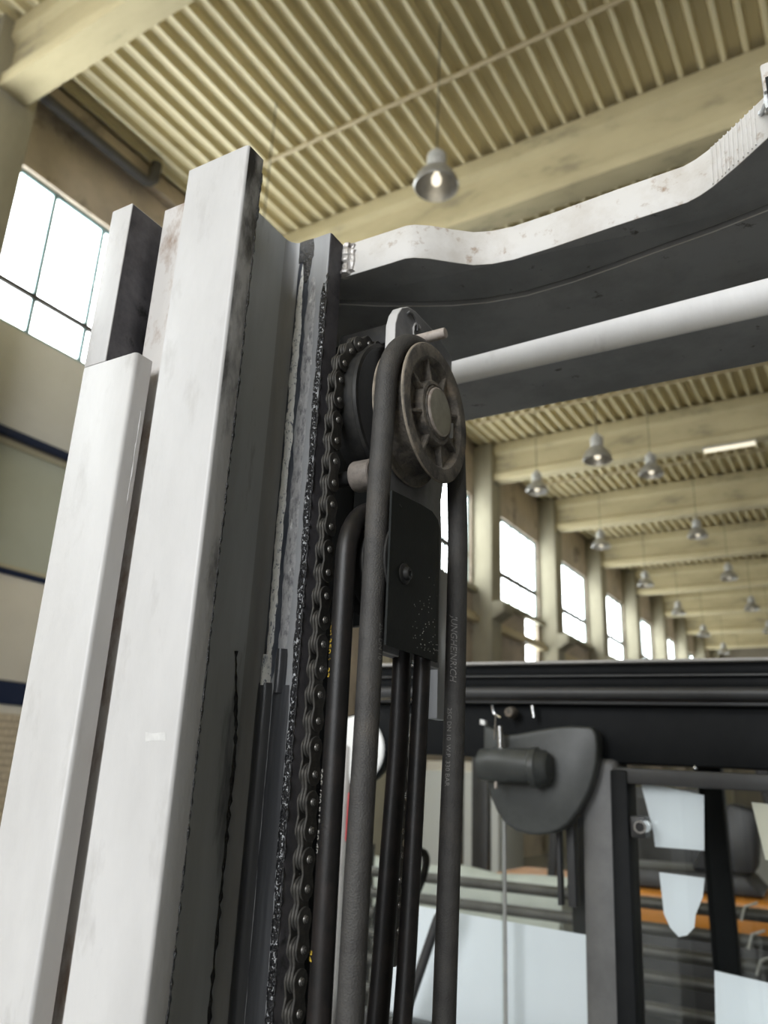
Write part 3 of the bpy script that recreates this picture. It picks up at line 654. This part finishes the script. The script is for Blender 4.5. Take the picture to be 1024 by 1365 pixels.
inner_me = il.mesh('chain_link', ['chain_steel'], bevel=.0003, seg=1)
ztan = SC[1]; arcL = math.pi * CR
def chain_at(s):
    """s = length along the chain, 0 at the tangent point of the front run, negative below"""
    if s < 0: return (SC[0] - CR + .0000, ztan + s), 0.0
    if s < arcL:
        a = s / CR; return (SC[0] - CR * math.cos(a), ztan + CR * math.sin(a)), a
    return (SC[0] + CR, ztan - (s - arcL)), math.pi
s0 = (.0446 - ztan)           # centre of an outer link
for k in range(-45, 50):
    s = s0 + k * PITCH_C
    a_, _ = chain_at(s - PITCH_C / 2); b_, _ = chain_at(s + PITCH_C / 2)
    y, z = (a_[0] + b_[0]) / 2, (a_[1] + b_[1]) / 2
    ang = math.atan2(b_[0] - a_[0], b_[1] - a_[1])
    link('chain_link', outer_me if k % 2 == 0 else inner_me, chain, (CX + FO[0], y + FO[1], z + FO[2]), (-ang, 0, 0))

# --- cab behind the mast
YC = 1.6; SCALE = YC / 1.2
def cp(x, z): return (x * SCALE, (z - .018 * (x + .5)) * SCALE)
def cab_box(x0, x1, z0, z1, y0, y1):
    pl = [cp(x0, z0), cp(x1, z0), cp(x1, z1), cp(x0, z1)]
    return MB().prism(pl, 'y', y0, y1)
XA, XB = -.72, .55
roof = fp(cab_box(XA, XB, .1795, .1840, YC - .03, YC + .06), 'roof_lip', 'cab_lip', bevel=.002)
fp(cab_box(XA, XB, .1640, .1795, YC - .012, YC + .05), 'roof_gasket', 'cab_black', roof, bevel=.002)
fp(cab_box(XA, XB, .1605, .1635, YC - .018, YC + .05), 'gasket_bead', 'cab_grey', roof, bevel=.001)
fp(cab_box(XA, XB, .1470, .1605, YC - .008, YC + .05), 'roof_gasket', 'cab_black', roof, bevel=.002)
a, b = cp(XA, .137), cp(XB, .137)
fp(MB().tube([(a[0], YC - .012, a[1]), (b[0], YC - .012, b[1])], .0128, 20), 'roof_tube', 'cab_grey')
fp(cab_box(XA, XB, .1215, .1262, YC - .004, YC + .05), 'drip_edge', 'cab_grey', bevel=.001)
hdr = fp(cab_box(XA, XB, .040, .1215, YC + .02, YC + .08), 'header_panel', 'cab_black', bevel=.004)
fp(MB().prism([cp(XA, .165), cp(XB, .165), cp(XB, .180), cp(XA, .180)], 'y', YC + .05, YC + 1.5), 'roof_panel', 'cab_black', bevel=.01)
# front posts: left post, middle post, right window frame
mid = fp(MB().prism([cp(-.352, .045), cp(-.300, .045), cp(-.300, -1.0), cp(-.372, -1.0)], 'y', YC + .0, YC + .10), 'cab_pillar', 'pillar_grey', bevel=.012, seg=3)
fp(MB().prism([cp(-.308, .030), cp(-.284, .030), cp(-.300, -1.0), cp(-.330, -1.0)], 'y', YC - .012, YC + .06), 'window_frame', 'cab_black', bevel=.004)
fp(cab_box(-.305, XB, .012, .034, YC - .008, YC + .05), 'window_header', 'cab_grey', bevel=.004)
fp(cab_box(-.385, -.373, -.16, .05, YC + .03, YC + .06), 'window_bar', 'cab_grey', bevel=.002)
fp(cab_box(-.400, -.394, -.16, .05, YC + .03, YC + .05), 'window_bar', 'cab_grey', bevel=.001)
fp(MB().prism([cp(-.80, .05), cp(-.755, .05), cp(-.775, -1.0), cp(-.84, -1.0)], 'y', YC + .0, YC + .10), 'cab_pillar', 'cab_lip', bevel=.012, seg=3)
fp(cab_box(-.755, -.352, -1.0, -.345, YC + .01, YC + .06), 'dash_panel', 'cab_grey', bevel=.01)
fp(cab_box(-.352, XB, -1.0, -.42, YC + .01, YC + .06), 'dash_panel', 'cab_black', bevel=.01)
fp(cab_box(-.755, -.482, -.345, .045, YC + .030, YC + .034), 'window_pane', 'cab_glass')
fp(cab_box(-.490, -.352, -.345, .045, YC + .040, YC + .044), 'window_pane', 'cab_glass')
fp(cab_box(-.486, -.481, -.345, .045, YC + .0345, YC + .0395), 'pane_edge', 'cab_lip')
fp(cab_box(-.300, XB, -.42, .014, YC + .020, YC + .024), 'window_pane', 'cab_glass')
# rear of the cab
for x0 in (-.70, -.36, .45):
    fp(cab_box(x0, x0 + .06, -1.0, .19, YC + 1.40, YC + 1.46), 'rear_pillar', 'cab_black', bevel=.01)
fp(cab_box(XA, XB, .10, .19, YC + 1.40, YC + 1.46), 'rear_header', 'cab_black', bevel=.01)
# hinge block with ring bolt
hb = fp(cab_box(-.283, -.262, -.058, -.030, YC - .014, YC + .02), 'hinge_plate', 'cab_grey', bevel=.003)
c = cp(-.2665, -.0430)
fp(MB().lathe([(-.030, .0065), (-.034, .0075), (-.034, .0115), (-.028, .0125), (.0, .0125)], (c[0], YC, c[1]), 'y', 32), 'ring_bolt', 'chrome', hb)
fp(MB().lathe([(-.0315, .0066), (-.0310, .0005)], (c[0], YC, c[1]), 'y', 24), 'bolt_hole', 'hose_black', hb)
c = cp(-.195, .038)
fp(MB().lathe([(.012, .004), (.004, .005), (.0, .003), (-.001, .0005)], (c[0], YC + .01, c[1]), 'y', 12), 'rivet', 'chrome', hdr)
# wiper motor under its moulded hood
W = [(653, 966), (653, 1000), (654, 1032), (658, 1052), (664, 1070), (672, 1088), (683, 1102), (697, 1110), (711, 1113), (725, 1113), (739, 1110), (751, 1105), (762, 1097), (775, 1080), (788, 1057), (795, 1038), (800, 1017), (802, 995), (801, 980), (798, 973), (793, 970), (769, 969), (748, 971), (726, 975), (703, 980), (683, 983)]
def hood(px, py):        # photo point to the hood's plane, in cab units
    x = -.4993 + (px - 650) * (.1779 / 150) ; z = .0839 - (py - 970) * (.1487 / 140); return (x * SCALE, (z + .0011) * SCALE)
hpoly = [hood(*p) for p in W]
hd = fp(MB().prism(hpoly, 'y', YC - .035, YC + .012), 'wiper_hood', 'motor_grey', bevel=.006, seg=3)
def hz(px, py): h = hood(px, py); return h
y0 = YC - .060
a, b = hz(655, 1024), hz(724, 1026)
fp(MB().lathe([(0, .018), (.004, .030), (.030, .031), (.034, .033), (b[0] - a[0], .033)], (a[0], y0, a[1]), 'x', 32), 'wiper_motor', 'motor_grey')
wm = fp(MB().lathe([(0, .035), (.003, .038), (.014, .038), (.018, .034), (.030, .032), (.036, .026), (.038, .001)], (b[0], y0, b[1]), 'x', 32), 'motor_flange', 'motor_grey', hd)
a, b = hz(683, 972), hz(684, 1003)
fp(MB().tube([(a[0], y0, a[1]), (b[0], y0, b[1])], .0065, 14), 'motor_spindle', 'chrome', hd)
a = hz(682, 1052)
fp(MB().lathe([(-.006, .001), (-.004, .003), (.004, .0035), (.008, .002)], (a[0], y0 - .02, a[1]), 'z', 10), 'motor_nipple', 'pin_rust', hd)
a = hz(686, 950)
fp(MB().lathe([(-.016, .001), (-.015, .009), (-.004, .012), (.01, .012)], (a[0], YC - .01, a[1]), 'y', 18), 'adjuster_knob', 'dusty_plastic', hd)
a, b, c = hz(662, 940), hz(664, 952), hz(674, 958)
fp(MB().tube([(a[0], YC - .02, a[1]), (b[0], YC - .02, b[1]), (c[0], YC - .02, c[1])], .0030, 8), 'spring_clip', 'chrome', hd)
a, b = hz(714, 940), hz(716, 957)
fp(MB().tube([(a[0], YC - .005, a[1]), (b[0], YC - .005, b[1])], .0045, 10), 'hanger_bolt', 'chrome', hd)
a, b = hz(675, 955), hz(673, 990)
fp(MB().tube([(a[0], y0 + .01, a[1]), (b[0], y0 + .01, b[1])], .0020, 8), 'motor_cable', 'chrome', hd)
a, b = hz(651, 964), hz(658, 966)
fp(MB().prism([(a[0], a[1] - .006), (b[0], b[1] - .006), (b[0], b[1] + .004), (a[0], a[1] + .004)], 'y', YC - .045, YC - .03), 'clip_tab', 'white_plastic', hd, bevel=.001)
# wiper arm across the lower left pane
a, b = cp(-.585, -.20), cp(-.640, -.345)
fp(MB().tube([(a[0] + .02, YC + .015, a[1] + .03), (a[0], YC + .012, a[1]), (b[0], YC + .012, b[1])], .010, 10), 'wiper_arm', 'cab_grey')
# work light left of the cab with red reflector
wlx, wlz = -1.000, .062
wlt = fp(MB().lathe([(.06, .045), (.03, .074), (-.005, .080), (-.012, .079)], (wlx, YC + .03, wlz), 'y', 40), 'work_light', 'cab_black')
fp(MB().lathe([(-.010, .0775), (-.016, .073), (-.022, .050), (-.024, .001)], (wlx, YC + .03, wlz), 'y', 40), 'lamp_lens', 'white_plastic', wlt)
fp(MB().prism([(-1.05, -.03), (-.985, -.03), (-1.005, -.135), (-1.06, -.145)], 'y', YC + .01, YC + .05), 'red_reflector', 'red_plastic', wlt, bevel=.006)
fp(MB().tube([(-.985, YC + .05, -.03), (-1.005, YC + .05, -.16), (-1.03, YC + .05, -.34), (-1.045, YC + .05, -.52)], .016, 12), 'light_stalk', 'cab_black')
# steering wheel seen between the hoses
sw = []
for i in range(33):
    a = 2 * math.pi * i / 32; sw.append((-1.10 + .05 * math.cos(a) * 1.0, 2.05 + .10 * math.sin(a), -.28 + .10 * math.cos(a)))
stw = fp(MB().tube(sw, .011, 10, cap=False), 'steering_wheel', 'cab_black')
# body, wheels: out of the picture below, so that the truck stands on the floor
body = fp(MB().box(-1.05, .80, YC + .02, 3.9, -1.62, -1.36).box(-.98, .72, 2.5, 3.9, -1.36, -.95), 'truck_body', 'cab_grey', bevel=.03)
for (x, y, r) in ((-.98, 1.25, .28), (.73, 1.25, .28), (-.9, 3.4, .24), (.65, 3.4, .24)):
    fp(MB().lathe([(-.09, r * .55), (-.09, r * .9), (-.07, r), (.07, r), (.09, r * .9), (.09, r * .55)], (x, y, FLOOR + r), 'x', 32), 'wheel', 'tyre')
fp(MB().box(-.95, .70, .57, 1.7, -1.66, -1.45), 'mast_foot', 'cab_black', bevel=.01)

# --- sheets of paper taped inside the panes
def sheet(pts, y, label, m='paper', grp='papers behind the cab panes'):
    c_ = cp(sum(p[0] for p in pts) / len(pts), min(p[1] for p in pts))
    pl = [cp(*p) for p in pts]
    e = Vector((c_[0], y, c_[1])); rot = Matrix.Rotation(FY, 3, 'Z')
    o = MB().prism(pl, 'y', y, y + .0012).build('paper_sheet', m, None, off=(-c_[0], -y, -c_[1]), smooth=False)
    o.location = rot @ e + Vector((0, 0, CZ)); o.rotation_euler = (0, 0, FY)
    return tag(o, label, 'paper', grp)
sheet([(-.71, -.196), (-.340, -.2020), (-.372, -.40), (-.73, -.40)], YC + .10, 'large white sheet standing behind the lower left cab pane')
sheet([(-.272, .0130), (-.240, .0110), (-.188, .0030), (-.1935, -.0680), (-.2580, -.0690), (-.259, -.050)], YC + .028, 'upper white paper beside the ring bolt on the right pane')
sheet([(-.2545, -.1010), (-.1960, -.1020), (-.200, -.125), (-.2110, -.148), (-.214, -.164), (-.224, -.1745), (-.2348, -.1780), (-.245, -.168), (-.2520, -.152)], YC + .028, 'tongue shaped white paper below the upper one on the right pane')
sheet([(-.1287, -.002), (-.06, -.006), (-.06, -.078), (-.1190, -.0720)], YC + .028, 'cream paper at the right edge of the photo', 'cream_paper')
sheet([(-.1933, -.2110), (-.05, -.22), (-.05, -.36), (-.203, -.36)], YC + .028, 'white paper in the bottom right corner of the right pane')

# ================================================================== THINGS BEYOND THE CAB
def ang_tag(mb, name, mats, label, cat, group=None, **k): return tag(mb.build(name, mats, None, **k), label, cat, group)
rack = empty('tube_rack', (-1.0, 4.1, 0)); tag(rack, 'dark steel rack holding long tubes behind the cab', 'rack')
for x in (-2.6, .9):
    MB().box(x - .03 + 1.0, x + .03 + 1.0, -.05, .05, 0, 1.50).build('upright', 'machine_dark', rack, off=(0, 0, 0), bevel=.005)
    for z in (.803, .933, 1.058, 1.153, 1.248, 1.348): MB().box(x - .02 + 1.0, x + .02 + 1.0, -.25, -.05, z - .02, z).build('arm', 'machine_dark', rack, off=(0, 0, 0), bevel=.003)
for i, z in enumerate((1.375, 1.275, 1.18, 1.085, .96, .83)):
    o = MB().tube([(-2.9, 0, 0), (1.2, 0, 0)], .026, 12).build('steel_tube', 'steel_tube', None, off=(0, 0, 0), loc=(0, 4.1 - .13 - .02 * (i % 2), z))
    tag(o, '%s long dark steel tube on the rack seen through the cab panes' % ['topmost', 'second from top', 'third from top', 'fourth from top', 'fifth from top', 'lowest'][i], 'tube', 'steel tubes on the rack')
    o2 = MB().tube([(-.62 + .02 * i, -.03, -.026), (-.60 + .02 * i, -.03, .03), (-.55 + .02 * i, -.02, .05)], .006, 6).build('strap', 'machine_white', o, off=(0, 0, 0))
# orange truck behind the rack
ot = empty('orange_truck', (-1.6, 6.2, 0), R(4)); tag(ot, 'orange lift truck with dark mast parked behind the tube rack', 'truck')
MB().prism([(-1.2, 1.02), (1.2, 1.02), (1.2, 1.16), (.9, 1.23), (-1.0, 1.23), (-1.2, 1.18)], 'y', -.45, .45).build('hood', 'orange_paint', ot, off=(0, 0, 0), bevel=.03, seg=3)
MB().prism([(-1.2, .30), (1.2, .30), (1.2, 1.02), (-1.2, 1.02)], 'y', -.42, .42).build('chassis', 'machine_dark', ot, off=(0, 0, 0), bevel=.04, seg=2)
MB().prism([(-.45, 1.24), (.8, 1.24), (.7, 1.36), (-.35, 1.36)], 'y', -.35, .35).build('seat_base', 'machine_dark', ot, off=(0, 0, 0), bevel=.03)
MB().prism([(.35, 1.36), (.75, 1.36), (.80, 1.75), (.62, 1.80)], 'y', -.25, .25).build('seat_back', 'machine_dark', ot, off=(0, 0, 0), bevel=.04)
for x in (-.55, 1.0):
    for y in (-.42, .42): MB().tube([(x, y, 1.1), (x * .85, y, 2.05)], .035, 8).build('guard_post', 'machine_dark', ot, off=(0, 0, 0))
MB().box(-.55, .95, -.46, .46, 2.03, 2.09).build('guard_roof', 'machine_dark', ot, off=(0, 0, 0), bevel=.02)
for y in (-.3, .3): MB().box(-1.40, -1.26, y - .05, y + .05, .05, 2.15).build('mast_rail', 'machine_dark', ot, off=(0, 0, 0), bevel=.01)
for x in (-.85, .85):
    for y in (-.46, .46): MB().lathe([(-.08, .15), (-.08, .26), (-.05, .28), (.05, .28), (.08, .26), (.08, .15)], (x, y, .28), 'y', 24).build('wheel', 'tyre', ot, off=(0, 0, 0))
# white tarpaulin bundle
tp = MB()
for j, (dz, rr) in enumerate(((0, .17), (.16, .14))):
    tp.tube([(-3.0 + .23 * i, 4.75 + .02 * math.sin(i * 1.7 + j), 1.06 + dz + .015 * math.sin(i * 2.3 + j * 2) - CZ) for i in range(7)], [rr * (1 + .08 * math.sin(i * 2.1 + j)) for i in range(7)], 14)
ang_tag(tp, 'tarpaulin_roll', 'tarp_white', 'pale rolled tarpaulin lying on a stand behind the left cab pane', 'tarpaulin')
ts = empty('tarpaulin_stand', (-2.3, 4.75, 0)); tag(ts, 'low dark stand carrying the pale tarpaulin roll', 'stand')
MB().box(-.95, .95, -.22, .22, .78, .85).build('top_plate', 'machine_dark', ts, off=(0, 0, 0), bevel=.01)
for x in (-.85, .85):
    for y in (-.16, .16): MB().box(x - .03, x + .03, y - .03, y + .03, 0, .78).build('leg', 'machine_dark', ts, off=(0, 0, 0))
# grey machines further down the hall
def cabinet(x, y, wx, wy, h, m, label):
    o = empty('machine_cabinet', (x, y, 0)); tag(o, label, 'machine', 'machine cabinets down the hall')
    MB().box(-wx / 2, wx / 2, -wy / 2, wy / 2, .08, h).build('body', m, o, off=(0, 0, 0), bevel=.03)
    MB().box(-wx / 2 + .05, wx / 2 - .05, -wy / 2 + .05, wy / 2 - .05, 0, .08).build('plinth', 'machine_dark', o, off=(0, 0, 0))
    MB().box(-wx * .42, -wx * .02, -wy / 2 - .02, -wy / 2, .25, h - .15).build('door', m, o, off=(0, 0, 0), bevel=.006)
    MB().box(wx * .02, wx * .42, -wy / 2 - .02, -wy / 2, .25, h - .15).build('door', m, o, off=(0, 0, 0), bevel=.006)
    MB().box(-wx * .06, -wx * .04, -wy / 2 - .05, -wy / 2 - .02, h * .45, h * .6).build('handle', 'chrome', o, off=(0, 0, 0))
cabinet(-5.3, 11.0, 1.4, .9, 2.0, 'machine_white', 'pale machine cabinet far behind the left cab pane')
cabinet(-6.6, 13.5, 1.0, .9, 2.2, 'panel_cream', 'cream machine cabinet by the window wall behind the hoses')
cabinet(-3.0, 12.0, 1.6, 1.0, 1.9, 'cab_grey', 'dark grey machine cabinet behind the middle cab pillar')
